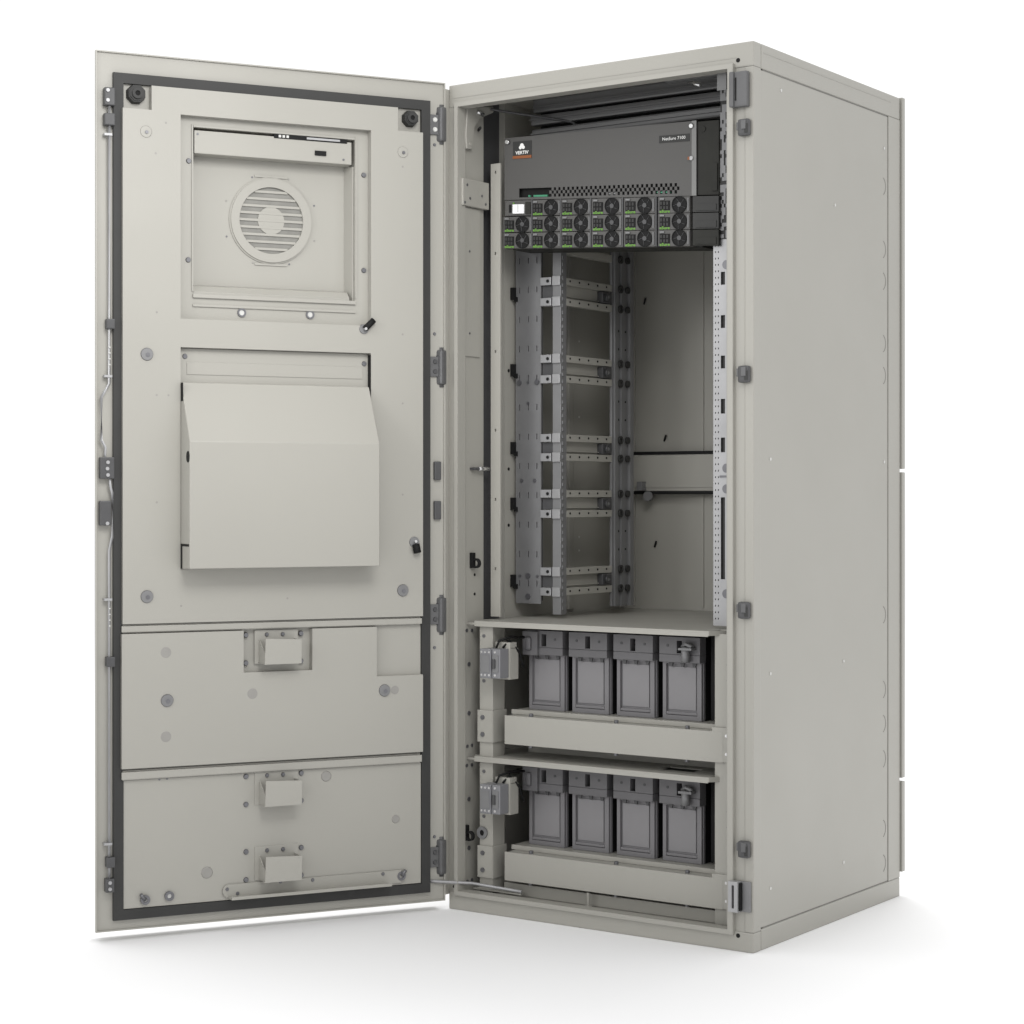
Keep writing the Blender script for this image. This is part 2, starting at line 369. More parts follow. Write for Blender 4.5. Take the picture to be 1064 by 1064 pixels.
g = MB(); g.box(0.597, 0.634, 0.052, 0.095, 0.032, 0.5885, 0.0015).box(0.635, 0.66, 0.03, 0.034, 0.041, 1.652)
for z0 in (0.352, 0.072): g.box(0.594, 0.640, 0.0465, 0.0515, z0 - 0.008, z0 + 0.058, 0.001)
cp2 = g.build('corner_upright', PAINT, cab)
for dz in (0, -0.28):
    for z in (0.395, 0.360, 0.50, 0.53):
        g = MB(); g.cyl((0.626, 0.047 if z < .4 else .0525, z + dz), (0, -1, 0), 0.003, 0.002, 10); g.build('bolt', STEEL if z < .4 else SCREW, cp2)
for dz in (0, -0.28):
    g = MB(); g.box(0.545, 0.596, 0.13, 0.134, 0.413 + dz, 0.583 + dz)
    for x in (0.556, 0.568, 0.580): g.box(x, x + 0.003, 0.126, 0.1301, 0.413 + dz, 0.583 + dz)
    g.build('shade_sheet', BLACK, cab)  # black sheet added as the shade between last battery and upright

# ---------------------------------------------------------------- shelves and battery trays
def shelf(z, cut):
    g = MB(); pts = [(0.0205, 0.0345), (0.04, 0.0345), (0.04, 0.034)]
    us = [0.0285, 0.040, 0.455, 0.530, 0.592, 0.655, 0.689]; vs = [0.034, 0.052, 0.085, 0.125, 0.629]
    def ok(i, j, u, v):
        if j == 0: return 1 <= i <= 3
        if j == 1 and i == 4: return False
        if cut and i == 2 and j == 2: return False
        return True
    g.plate(us, vs, ok, lambda u, v, w: (u, v, z if w else z - 0.0035))
    g.box(0.040, 0.592, 0.034, 0.037, z - 0.011, z - 0.0036)
    g.hexa([(0.592, 0.034, z - .009), (0.594, 0.034, z - .009), (0.630, 0.084, z - .009), (0.632, 0.084, z - .009),
            (0.592, 0.034, z + .0005), (0.594, 0.034, z + .0005), (0.630, 0.084, z + .0005), (0.632, 0.084, z + .0005)])
    g.box(0.0205, 0.04, 0.0355, 0.038, z - 0.008, z - 0.0038).box(0.63, 0.689, 0.0855, 0.088, z - 0.008, z - 0.0038)
    s = g.build('shelf', PAINT, cab)
    return s
shelf(0.594, False); shelf(0.3145, True)
g = MB(); g.box(0.4555, 0.5295, 0.0855, 0.1245, 0.3118, 0.3128); g.build('cutout_shade', BLACK, cab)  # black plate puts the shade of the shelf cutout into colour
g = MB(); g.box(0.0925, 0.596, 0.066, 0.152, 0.0303, 0.055, 0.002); g.build('floor_riser', PAINT, cab)
for dz in (0, -0.28):
    g = MB()
    g.box(0.108, 0.6185, 0.046, 0.050, 0.343 + dz, 0.402 + dz, 0.001)
    g.box(0.112, 0.596, 0.0505, 0.085, 0.3985 + dz, 0.4015 + dz)
    g.box(0.103, 0.596, 0.078, 0.084, 0.4018 + dz, 0.4115 + dz, 0.001)
    g.box(0.100, 0.596, 0.085, 0.56, 0.4070 + dz, 0.4098 + dz)
    g.box(0.0925, 0.596, 0.155, 0.158, (0.3150 if dz == 0 else 0.031), 0.4065 + dz).box(0.0925, 0.596, 0.120, 0.1545, 0.338 + dz, 0.3405 + dz)
    g.box(0.112, 0.596, 0.0505, 0.070, 0.3435 + dz, 0.3455 + dz)
    t = g.build('battery_tray', PAINT, cab)
    for x in (0.165, 0.37, 0.5325):
        for z, y in ((0.4015, 0.060), (0.3435, 0.058)):
            g = MB(); g.cyl((x, y, z + dz), (0, 0, 1 if z > .4 else -1), 0.0045, 0.006, 10); g.build('screw', SCREW, t)

# ---------------------------------------------------------------- rack uprights and cross rungs
RZ = [(1.3065, 1.2628), (1.1426, 1.0995), (0.9751, 0.9343), (0.8571, 0.8144), (0.6924, 0.6497)]
# wide perforated plate
g = MB(); us = [0.0285, 0.0370, 0.0395, 0.0600, 0.0625, 0.0820, 0.0845, 0.0935]; zs = [0.6235]
z = 0.66
while z < 1.58: zs += [z, z + 0.0125]; z += 0.0625
zs.append(1.60)
g.plate(us, zs, lambda i, j, u, v: not (i % 2 == 1 and j % 2 == 1), lambda u, v, w: (u, 0.2 if w else 0.2035, v))
wp = g.build('perforated_plate', ZINC_D, cab)
g = MB(); g.box(0.030, 0.092, 0.2045, 0.21, 0.63, 1.59); g.build('plate_backing', DARK, cab)
for x, z, r in ((0.0385, 1.094, .006), (0.084, 1.094, .006), (0.061, 1.094, .003), (0.061, 1.05, .003), (0.061, 0.682, .006), (0.061, 0.6385, .006), (0.040, 0.682, .003), (0.085, 0.682, .003), (0.045, 0.885, .004), (0.078, 0.885, .004)):
    g = MB(); g.cyl((x, 0.2, z), (0, -1, 0), r, 0.0025, 12); g.build('bolt', SCREW, wp)
for a, b in RZ:
    c = (a + b) / 2
    g = MB(); g.box(0.0215, 0.0300, 0.190, 0.1995, c - 0.013, c + 0.013); g.box(0.0290, 0.0345, 0.192, 0.1995, c - 0.017, c - 0.007)
    g.build('side_slot', BLACK, cab)
    for z in (a, b):
        g = MB(); g.m(0).box(0.0945, 0.1215, 0.196, 0.215, z - 0.0085, z + 0.0085, 0.001).box(0.125, 0.1445, 0.1955, 0.1995, z - 0.010, z + 0.010, 0.001)
        g.m(1).cyl((0.114, 0.1955, z), (0, -1, 0), 0.0035, 0.0012, 10)
        g.build('clip', [ZINC, BLACK], cab)
    g = MB(); g.box(0.0945, 0.1215, 0.205, 0.225, b + 0.0095, a - 0.0095); g.build('clip_block', DARK, cab)
# front slotted upright
g = MB(); g.box(0.1235, 0.1445, 0.2, 0.222, 0.602, 1.62, 0.001)
z = 0.612
while z < 1.38:
    g.box(0.1446, 0.1465, 0.2040, 0.2100, z, z + 0.0075); z += 0.0145
g.build('slotted_upright', ZINC_D, cab)
g = MB()
g.box(0.138, 0.1445, 0.402, 0.486, 0.611, 1.62, 0.001)
g.box(0.1446, 0.149, 0.408, 0.420, 0.611, 1.62).box(0.1446, 0.149, 0.434, 0.447, 0.611, 1.62).box(0.1446, 0.152, 0.466, 0.480, 0.611, 1.62)
ru = g.build('slotted_upright', ZINC_D, cab)
for a, b in RZ + [(1.3716, 1.3716)]:
    for z in {a, b}:
        g = MB(); g.ring((0.1488, 0.4275, z), 'x', 0.0045, 0.0088, 0.004, 16); g.cyl((0.1488, 0.456, z), 'x', 0.0075, 0.005, 12); g.build('bolt', RUBBER, ru)
for z in (1.215, 1.175, 1.06, 1.02, 0.775, 0.735):
    g = MB(); g.cyl((0.1444, 0.4275, z), 'x', 0.0028, 0.0012, 8); g.cyl((0.1444, 0.4565, z), 'x', 0.0024, 0.0012, 8); g.build('screw', BLACK, ru)
for a, b in RZ:
    g = MB()
    for z in (a, b): g.box(0.130, 0.1445, 0.2225, 0.4015, z - 0.0075, z + 0.0075, 0.0008)
    g.box(0.126, 0.131, 0.2225, 0.4015, b + 0.0077, a - 0.0077)
    g.box(0.1312, 0.136, 0.2225, 0.4015, b + 0.012, b + 0.014)
    rg = g.build('cross_rung', PAINT, cab)
    g = MB()
    for z in (a, b):
        for k in range(5): g.cyl((0.1443, 0.235 + k * 0.036, z + 0.001), 'x', 0.0024, 0.0012, 8)
    g.build('rung_holes', BLACK, rg)
    g = MB(); c = (a + b) / 2
    g.m(0).box(0.1315, 0.146, 0.362, 0.3995, b + 0.009, a - 0.009, 0.002).ring((0.1462, 0.378, c), 'x', 0.005, 0.0085, 0.005, 16)
    g.m(1).cyl((0.1462, 0.378, c), 'x', 0.004, 0.004, 10)
    g.build('clamp', [DARK, ZINC_D], rg)
g = MB(); g.box(0.130, 0.1445, 0.2225, 0.4015, 1.3716 - .0075, 1.3716 + .0075); g.build('cross_rung', PAINT, cab)
g = MB(); g.cyl((0.12, 0.59, 0.852), 'y', 0.011, 0.012, 16); g.box(0.098, 0.112, 0.58, 0.6, 0.865, 0.885, 0.001); g.build('clamp', ZINC_D, cab)
for x, z in ((0.1438, 0.985), (0.1182, 0.7432), (0.09, 1.30)):
    g = MB(); g.tube([(x, 0.626, z - 0.007), (x + 0.007, 0.622, z + 0.006)], 0.0022, 8); g.build('wire_tie', BLACK, cab)
# right perforated upright
g = MB(); us = [0.5645, 0.5685, 0.5705, 0.5748, 0.5768, 0.5812, 0.5905, 0.6050]; zs = [0.6]; tags = ['s']
z = 0.612
while z < 1.345: zs += [z, z + 0.0035]; z += 0.0125
zs.append(1.352)
slots = [(1.259, 1.286), (1.177, 1.204), (1.095, 1.122), (1.013, 1.040), (0.938, 0.965), (0.690, 0.845)]
def okp(i, j, u, v):
    if i in (1, 3) and j % 2 == 1: return False
    if i == 5 and any(a < v < b for a, b in slots): return False
    return True
g.plate(us, zs, okp, lambda u, v, w: (u, 0.1045 if w else 0.107, v))
g.box(0.6052, 0.608, 0.1045, 0.135, 0.6, 1.65)
pu = g.build('perforated_upright', ZINC, cab)
g = MB(); g.box(0.566, 0.604, 0.110, 0.114, 0.602, 1.350); g.build('upright_backing', RUBBER, cab)
for z in (1.3004, 0.906, 0.8659, 0.6626):
    g = MB(); g.cyl((0.594, 0.1044, z), (0, -1, 0), 0.009, 0.0012, 20); g.build('round_knockout', SCREW, pu)
g = MB(); g.box(0.579, 0.603, 0.1028, 0.1043, 0.888, 0.892); g.build('slot_mark', SCREW, pu)
g = MB(); us = [0.5810, 0.5850, 0.5890, 0.5930, 0.5970, 0.6048]; zs = [1.352 + .0074 * k for k in range(41)]
random.seed(7)
g.plate(us, zs, lambda i, j, u, v: random.random() > .3, lambda u, v, w: (u, 0.1022 if w else 0.1040, v))
g.build('speckled_cover', ZINC_D, pu)
g = MB(); g.box(0.5808, 0.605, 0.1041, 0.1044, 1.35, 1.648); g.build('cover_backing', RUBBER, pu)

# ---------------------------------------------------------------- the door (built closed, hinged open)
def frame_rect(g, u0, u1, z0, z1, w, n0, n1):
    g.plate([u0, u0 + w, u1 - w, u1], [z0, z0 + w, z1 - w, z1], lambda i, j, u, v: i != 1 or j != 1, lambda u, v, t: (u, n1 if t else n0, v))
DW = 0.7225
g = MB()
g.plate([0, 0.197, 0.531, DW], [0.021, 1.245, 1.569, 1.701], lambda i, j, u, v: not (i == 1 and j == 1), lambda u, v, w: (u, 0.0 if w else -0.004, v))
DB = DW - 0.014
g.box(0.0, DB, -0.050, -0.0465, 0.021, 1.701)
g.box(0.0, 0.004, -0.0462, -0.0042, 0.021, 1.701)
g.prism([(DB - 0.004, -0.0462), (DB, -0.0462), (DW - 0.001, -0.0042), (DW - 0.005, -0.0042)], 'z', 0.021, 1.701)
g.box(0.0042, DB - 0.0042, -0.0462, -0.0042, 0.021, 0.025).box(0.0042, DB - 0.0042, -0.0462, -0.0042, 1.697, 1.701)
# turned-in edge of the pan
frame_rect(g, 0.0, DW, 0.021, 1.701, 0.0025, 0.0002, 0.0045)
door = g.build('door', PAINT, cab)
door.location = (0.003, -0.019, 0); door.rotation_euler = (0, 0, R(-119.87))
g = MB(); frame_rect(g, 0.0350, 0.6896, 0.0415, 1.6607, 0.0195, 0.0004, 0.0085)
gk = g.build('gasket', RUBBER, door)
N1 = 0.018
# upper liner panel with its two openings and cut corners
g = MB()
us = [0.0553, 0.1101, 0.1684, 0.5611, 0.6178, 0.6738]; vs = [0.6075, 0.7105, 1.1395, 1.1945, 1.5885, 1.5925, 1.6392]
def okd(i, j, u, v):
    if i == 2 and (j == 1 or j == 3): return False
    if j == 5 and i in (0, 4): return False
    return True
g.plate(us, vs, okd, lambda u, v, w: (u, N1 if w else 0.0012, v))
up_ = g.build('upper_liner', PAINT, door)
def disc(u, z, r, n, d, mt, name, n_=20, parent=door):
    g = MB(); g.cyl((u, n, z), 'y', r, d, n_, r * 0.8 if d > .0015 else None); return g.build(name, mt, parent)
for u, z in ((0.629, 1.5501), (0.0996, 1.5494)):
    g = MB(); g.m(0).cyl((u, N1, z), 'y', 0.0115, 0.0012, 24, 0.0105); g.m(1).cyl((u - .001, N1 + 0.001, z - .001), 'y', 0.0035, 0.002, 6); g.build('washer', [PAINT, SCREW], door)
for u, z in ((0.6272, 1.1237), (0.6272, 0.6593), (0.0996, 0.6608), (0.5876, 0.4585), (0.1393, 0.4595)):
    g = MB(); g.m(0).cyl((u, N1, z), 'y', 0.0125, 0.003, 24, 0.0112); g.m(1).cyl((u - 0.001, N1 + 0.003, z - .001), 'y', 0.0045, 0.001, 6); g.build('washer', [ZINC_D, SCREW], door)
for u, z, r, n in ((0.590, 0.551, 0.0125, N1 - .002), (0.417, 0.4645, 0.0125, N1 - .002), (0.590, 0.389, 0.0125, N1 - .002), (0.117, 0.4595, 0.0105, N1 - .002), (0.260, 0.292, 0.0115, .006), (0.5055, 0.119, 0.0125, .006), (0.111, 0.196, 0.009, .006)):
    disc(u, z, r, n, 0.0024, FADED, 'blind_plug', 24)
random.seed(3)
for u, z in ((0.608, 1.205), (0.608, 1.046), (0.585, 1.046), (0.608, 0.84), (0.1, 1.52), (0.1, 1.18), (0.1, 1.04), (0.1, 0.855), (0.345, 0.65), (0.56, 0.64), (0.61, 1.51), (0.59, 1.57)):
    disc(u, z, 0.0022, N1 - 0.001, 0.0013, FADED, 'dimple', 10)
# corner nuts
for u, z, r in ((0.6454, 1.6224, 0.0195), (0.0788, 1.6208, 0.0175)):
    g = MB(); g.m(0).cyl((u, 0.0005, z), 'y', r, 0.016, 8, r * 0.88, 0.002).ring((u, 0.016, z), 'y', 0.005, 0.0105, 0.005, 20)
    g.m(1).cyl((u, 0.014, z), 'y', 0.005, 0.004, 12)
    g.build('corner_buffer', [RUBBER, BLACK], door)
# fan recess
g = MB()
BZ = -0.034
g.box(0.190, 0.536, BZ - 0.003, BZ, 1.238, 1.575)
g.box(0.5312, 0.5345, BZ + 0.0002, -0.0045, 1.240, 1.570).box(0.1935, 0.1968, BZ + 0.0002, -0.0045, 1.240, 1.570)
g.box(0.1970, 0.5310, BZ + 0.0002, -0.0045, 1.5692, 1.572).box(0.1970, 0.5310, BZ + 0.0002, -0.0045, 1.2415, 1.2448)
# slanting side cheek and sloping sill
g.prism([(0.1972, BZ + 0.0004), (0.2075, BZ + 0.0004), (0.2000, -0.006), (0.1972, -0.006)], 'z', 1.246, 1.516)
g.prism([(BZ + 0.0005, 1.2452), (0.0, 1.2452), (0.0, 1.250), (-0.012, 1.262), (BZ + 0.0005, 1.2665)], 'x', 0.2085, 0.5305)
g.build('fan_recess', PAINT, door)
g = MB()
g.box(0.2045, 0.5295, BZ + 0.0006, 0.003, 1.5185, 1.5635, 0.0015)
fb = g.build('control_box', PAINT, door)
g = MB(); g.box(0.2145, 0.368, -0.001, 0.0036, 1.5600, 1.5685); g.build('slot', BLACK, fb)
g = MB()
g.box(0.23, 0.30, 0.003, 0.005, 1.5625, 1.5665)
g.build('connector', ZINC, fb)
for u in (0.356, 0.348, 0.340): g = MB(); g.box(u - 0.0025, u + 0.0025, 0.003, 0.0052, 1.562, 1.567); g.build('terminal', PLUG, fb)
g = MB(); g.box(0.259, 0.283, 0.0025, 0.006, 1.532, 1.5415, 0.001); g.build('socket', BLACK, fb)
for u, z in ((0.222, 1.5275), (0.523, 1.556)): disc(u, z, 0.0024, 0.0028, 0.001, SCREW, 'screw', 8, fb)
# ventilation grille
fu, fz, fn = 0.3625, 1.401, BZ
g = MB()
g.ring((fu, fn, fz), 'y', 0.0665, 0.0835, 0.006, 56); g.ring((fu, fn, fz), 'y', 0.0835, 0.0865, 0.0025, 56)
for s_ in (-1, 1): g.box(fu - 0.034, fu + 0.034, fn, fn + 0.0025, fz + s_ * 0.0875 - 0.002, fz + s_ * 0.0875 + 0.002)
g.cyl((fu, fn, fz), 'y', 0.0275, 0.0030, 32)
for k in range(-4, 5):
    z = fz + k * 0.0142; hw = math.sqrt(max(0.0665 ** 2 - (z - fz) ** 2, 0)) - 0.0003
    g.box(fu - hw, fu + hw, fn + 0.0012, fn + 0.0036, z - 0.0024, z + 0.0024)
gr = g.build('fan_grille', PAINT, door)
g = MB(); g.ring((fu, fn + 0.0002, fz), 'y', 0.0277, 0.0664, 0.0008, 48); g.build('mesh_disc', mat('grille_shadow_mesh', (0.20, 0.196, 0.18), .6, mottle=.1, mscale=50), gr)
for a in range(8):
    aa = R(45 * a + 22); u = fu + 0.099 * math.cos(aa); z = fz + 0.092 * math.sin(aa)
    if abs(math.cos(aa)) > .3: disc(u, z, 0.002, fn - 0.0005, 0.0015, SCREW if a % 2 else FADED, 'rivet', 8)
# recess frame bars and screws
g = MB()
g.box(0.196, 0.5325, 0.0002, 0.0055, 1.2375, 1.2448, 0.001)
g.box(0.196, 0.5325, 0.0002, 0.0035, 1.2205, 1.2250, 0.0005)
g.box(0.5317, 0.5345, 0.0002, 0.0028, 1.25, 1.575).box(0.1935, 0.1965, 0.0002, 0.0028, 1.25, 1.575).box(0.197, 0.531, 0.0002, 0.0028, 1.5695, 1.573)
g.build('recess_trim', PAINT, door)
for u, z in ((0.540, 1.5030), (0.541, 1.3108), (0.1773, 1.5002), (0.1773, 1.3077)):
    disc(u, z, 0.0055, 0.0, 0.003, SCREW, 'screw', 14)
for u, z in ((0.4335, 1.2122), (0.292, 1.2139)):
    g = MB(); g.m(0).ring((u, 0.0, z), 'y', 0.0055, 0.0088, 0.003, 20); g.m(1).cyl((u, 0.0003, z), 'y', 0.0054, 0.001, 16); g.build('lifting_ring', [SCREW, PLUG], door)
def knob(u, z, a):
    g = MB(); g.m(0).cyl((u, N1 - .002, z), 'y', 0.0105, 0.005, 20, 0.009)
    d = Vector((math.cos(a), 0, math.sin(a))) * 0.026
    g.m(1).tube([Vector((u, N1 + 0.006, z)), Vector((u, N1 + 0.008, z)) + d], 0.0062, 12)
    g.m(2).cyl((u, N1 + .003, z), 'y', 0.003, 0.01, 8)
    g.build('quarter_turn_lock', [ZINC_D, BLACK, STEEL], door)
knob(0.184, 1.1875, R(135)); 
g = MB(); g.m(0).cyl((0.0745, N1 - .002, 0.7585), 'y', 0.012, 0.005, 20, 0.010); g.m(1).tube([(0.0735, N1 + .006, 0.754), (0.0715, N1 + .010, 0.737)], 0.0078, 12)
g.m(2).cyl((0.0735, N1 + .003, 0.760), 'y', 0.003, 0.004, 8); g.build('quarter_turn_lock', [ZINC_D, BLACK, STEEL], door)
# rain hood of the lower opening
g = MB()
g.box(0.1700, 0.5590, 0.0004, 0.0035, 0.712, 1.138)
g.box(0.182, 0.545, 0.0036, 0.005, 1.088, 1.112, 0.0005)
g.build('hood_back_plate', PAINT, door)
g = MB()
g.prism([(0.0045, 0.7112), (0.080, 0.7130), (0.080, 0.956), (0.020, 1.0715), (0.0045, 1.0715)], 'x', 0.1735, 0.5604, 0.0012)
hd = g.build('air_hood', PAINT, door)
g = MB(); g.cyl((0.5600, 0.068, 0.927), 'x', 0.011, 0.0012, 20)
g.build('vent_hole', BLACK, hd)
g = MB(); g.box(0.5602, 0.5612, 0.0225, 0.074, 0.7555, 0.7600).box(0.5602, 0.5614, 0.0185, 0.028, 0.7125, 0.7600); g.build('slot', BLACK, hd)
g = MB(); g.box(0.5606, 0.5610, 0.019, 0.0345, 1.035, 1.0705); g.build('slot', BLACK, hd)
g = MB(); g.box(0.1690, 0.1702, 0.004, 0.0175, 1.03, 1.136); g.build('slot', BLACK, hd)
for u, z in ((0.5485, 1.123), (0.178, 1.119)): disc(u, z, 0.0055, 0.003, 0.003, SCREW, 'screw', 14)
# channels between the liners
for z0, z1 in ((0.5905, 0.6050), (0.3090, 0.3260)):
    g = MB(); g.box(0.0560, 0.6750, 0.0088, 0.0150, z0 + 0.001, z1 - 0.0015, 0.0015).box(0.058, 0.672, 0.0012, 0.0087, z0 - 0.001, z1 + 0.001)
    g.build('stiffener', PAINT, door)
# middle liner
g = MB()
us = [0.0553, 0.156, 0.293, 0.4348, 0.6756]; vs = [0.3312, 0.4885, 0.5065, 0.5885]
def okm(i, j, u, v):
    if i == 0 and j > 0: return False
    if i == 2 and j == 2: return False
    return True
g.plate(us, vs, okm, lambda u, v, w: (u, N1 if w else 0.0012, v))
g.build('middle_liner', PAINT, door)
g = MB(); g.box(0.0553, 0.6700, 0.0010, 0.0068, 0.062, 0.3075, 0.0008); g.box(0.058, 0.6695, 0.0004, 0.0011, 0.32, 0.60)
g.box(0.0553, 0.153, 0.0012, 0.0045, 0.488, 0.589); g.build('lower_liner', PAINT, door)
for u, z in ((0.60, 0.306), (0.585, 0.3065)): disc(u, z, 0.0022, 0.0066, 0.001, SCREW, 'screw', 8)
def grip(zc, nb):
    """folded sheet steel pocket handle"""
    u0, u1, n1 = 0.3255, 0.4010, nb + 0.042
    g = MB()
    g.box(u0 - 0.006, u1 + 0.008, nb, nb + 0.002, zc - 0.026, zc + 0.040, 0.0005)
    tl = 0.006
    g.hexa([(u0, n1 - .0018, zc - .025), (u1, n1 - .0018, zc - .025), (u0, n1, zc - .025), (u1, n1, zc - .025),
            (u0, n1 - .0018, zc + .0225), (u1 - .002, n1 - .0018, zc + .0255), (u0, n1, zc + .0225), (u1 - .002, n1, zc + .0255)])
    g.box(u0, u1, nb + 0.002, n1 - 0.0019, zc - 0.025, zc - 0.0232)
    g.prism([(nb + .002, zc - .0230), (n1 - .002, zc - .0230), (n1 - .002, zc - 0.004), (nb + .002, zc + 0.022)], 'x', u1 - 0.0022, u1 - 0.0004)
    g.prism([(nb + .002, zc - .0230), (n1 - .002, zc - .0230), (n1 - .002, zc + 0.022), (nb + .002, zc + 0.022)], 'x', u0 + 0.0004, u0 + 0.0022)
    h = g.build('pocket_handle', PAINT, door)
    for u, z, r in ((0.4265, .031, .0056), (0.4265, -.024, .0056), (0.3125, .031, .0056), (0.3125, -.024, .0056), (0.384, .031, .0044), (0.351, .031, .0044)):
        g2 = MB(); g2.cyl((u, nb + (0.0018 if r < .005 else -0.0004), zc + z), 'y', r, 0.0035, 14, r * .75); g2.build('screw', SCREW, door)
grip(0.5480, 0.0052); grip(0.2705, 0.007); grip(0.1225, 0.007)
# bottom guide rail
g = MB()
pts = []
for k in range(9):
    a = math.pi / 2 + math.pi * k / 8 - math.pi
    pts.append((0.462 + 0.013 * math.cos(a), 0.080 + 0.013 * math.sin(a)))
pts += [(0.10, 0.093), (0.10, 0.067)]
g.prism(pts, 'y', 0.0088, 0.0115, 0.0005)
g.prism([(0.0116, 0.0665), (0.036, 0.0665), (0.036, 0.0725), (0.0335, 0.0725), (0.0335, 0.069), (0.0116, 0.069)], 'x', 0.13, 0.4640)
gdr = g.build('guide_rail', PAINT, door)
for u, z in ((0.466, 0.084), (0.445, 0.074), (0.357, 0.090), (0.29, 0.088), (0.14, 0.088)): disc(u, z, 0.004, 0.011, 0.002, SCREW, 'screw', 12, gdr)
for u, z in ((0.6283, 0.077), (0.5811, 0.0804), (0.0998, 0.0806)):
    g = MB(); g.m(0).ring((u, 0.0066, z), 'y', 0.0045, 0.0092, 0.006, 20); g.m(1).cyl((u, 0.0068, z), 'y', 0.0044, 0.003, 12)
    if u != 0.5811: g.m(0).tube([(u, 0.012, z), (u + (0.010 if u > .5 else -0.008), 0.015, z + 0.012)], 0.0035, 8)
    g.build('earth_stud', [SCREW, PLUG], door)
# lock rods and latches on the free edge
g = MB(); n = 0.012
g.tube([(0.6985, n, 1.61), (0.6985, n, 1.066), (0.7135, n, 1.040), (0.7135, n, 0.958), (0.706, n, 0.945), (0.706, n, 0.905)], 0.0028, 8)
g.tube([(0.6970, n, 0.892), (0.6970, n, 0.872), (0.6925, n, 0.857), (0.6925, n, 0.775), (0.6985, n, 0.748), (0.6985, n, 0.12)], 0.0028, 8)
g.build('lock_rod', ZINC, door)
for z in (1.540, 1.08, 0.655, 0.19):
    g = MB(); g.box(0.6935, 0.7085, 0.0002, 0.0154, z - 0.0022, z + 0.0022); g.build('rod_guide', ZINC, door)
for z0 in (1.135, 0.638):
    for k in range(4): g = MB(); g.cyl((0.6985, 0.0145, z0 - k * .011), 'y', 0.0015, 0.002, 8); g.build('rivet', PLUG, door)
def latch(u0, u1, z0, z1, pins):
    g = MB(); g.m(0).box(u0, u1, 0.0002, 0.019, z0, z1, 0.002)
    g.m(1)
    for u, z in pins: g.cyl((u, 0.0185, z), 'y', 0.0035, 0.003, 12)
    g.build('latch', [DARK, ZINC], door)
latch(0.6885, 0.7085, 1.5950, 1.6290, ((0.703, 1.623), (0.703, 1.604)))
latch(0.6885, 0.7085, 1.5570, 1.5800, ())
latch(0.6885, 0.7045, 1.1700, 1.1890, ())
latch(0.6900, 0.7160, 0.8850, 0.9260, ((0.703, 0.916), (0.704, 0.904), (0.703, 0.892)))
latch(0.6960, 0.7165, 0.7960, 0.8430, ((0.704, 0.80),))
latch(0.6885, 0.7045, 0.5270, 0.5460, ())
latch(0.6885, 0.7045, 0.1450, 0.1650, ())
latch(0.6900, 0.7060, 0.0980, 0.1240, ((0.699, 0.117), (0.699, 0.105)))
# hinge leaves and keepers on the hinge edge
for z in (1.6136, 1.1175, 0.6095, 0.1115):
    g = MB(); g.m(0).box(0.0095, 0.0335, 0.0002, 0.005, z - 0.0205, z + 0.0205, 0.001)
    g.m(1)
    for d in (-.010, .010): g.cyl((0.0230, 0.005, z + d), 'y', 0.0052, 0.0022, 12, 0.004)
    g.build('hinge_leaf', [HINGE, PLUG if z > 1.5 else DARK], door)
for z in (0.904, 0.823):
    g = MB(); g.box(0.0105, 0.0255, 0.0002, 0.008, z - 0.019, z + 0.019, 0.002); g.build('keeper', DARK, door)
for z in (1.573, 1.185, 0.541, 0.153): disc(0.0225, z, 0.0035, 0.0, 0.002, SCREW, 'screw', 10)
# hinge barrels
for z in (1.6155, 1.1165, 0.6080, 0.1110):
    g = MB(); g.m(0).box(-0.0160, 0.0085, -0.0345, -0.0175, z - 0.036, z + 0.036, 0.005)
    g.cyl((-0.005, -0.022, z - 0.041), 'z', 0.0075, 0.082, 16)
    g.m(1).box(-0.010, 0.0, -0.0355, -0.0343, z - 0.020, z + 0.024, 0.0004)
    g.build('hinge', [HINGE, DARK], cab)
# door stay
g = MB(); g.tube([(-0.068, -0.115, 0.0715), (0.045, 0.02, 0.054), (0.16, 0.033, 0.047)], 0.0035, 8); g.build('door_stay', ZINC, cab)
g = MB(); g.prism([(0.04, 0.031), (0.16, 0.031), (0.15, 0.055), (0.05, 0.055)], 'z', 0.0405, 0.0435); g.cyl((0.105, 0.045, 0.0436), 'z', 0.006, 0.004, 12); g.build('stay_bracket', PAINT, cab)

# ---------------------------------------------------------------- power shelf
PX0, PW_ = 0.0717, 0.4598
def zz3(s_): return (1.368 - 0.0273 * s_, 1.4694 - 0.0309 * s_, 1.598 - 0.0129 * s_)
def PM(s_, v, y=0.1):
    a, b, c = zz3(s_); z = a + (b - a) * v if v <= 1 else b + (c - b) * (v - 1)
    return Vector((PX0 + PW_ * s_, y, z))
ps = thing('power_shelf', 'charcoal rack power shelf with rows of round fans, mounted at the top of the cabinet', 'power supply', (0.30, 0.15, 1.34))
off = -Vector((0.30, 0.15, 1.34))
class PMB(MB):
    def build(s, name, mats, parent=None, label=None):
        if parent is ps:
            for v in s.bm.verts: v.co += off
        return MB.build(s, name, mats, parent, label)
def quad(g, s0, s1, v0, v1, yb, yf):
    g.hexa([PM(s_, v, y) for v in (v0, v1) for y in (yb, yf) for s_ in (s0, s1)])
g = PMB()
us = [0, 0.08, 0.245] + [0.245 + (0.915 - 0.245) * k / 56 for k in range(1, 57)] + [1.0]
vs = [1.0, 1.035, 1.083, 1.131, 1.179, 1.2, 2.0]
def okc(i, j, u, v):
    if 1 <= j <= 3 and i == 1: return False
    if 1 <= j <= 3 and 2 <= i <= 57: return (i + j) % 2 == 0
    return True
g.plate(us, vs, okc, lambda u, v, w: PM(u, v, 0.0975 if w else 0.0995))
cov = g.build('front_cover', CHAR, ps)
g = PMB(); quad(g, 0.005, 0.995, 0.0, 1.97, 0.192, 0.125); g.build('housing', OLIVE, ps)
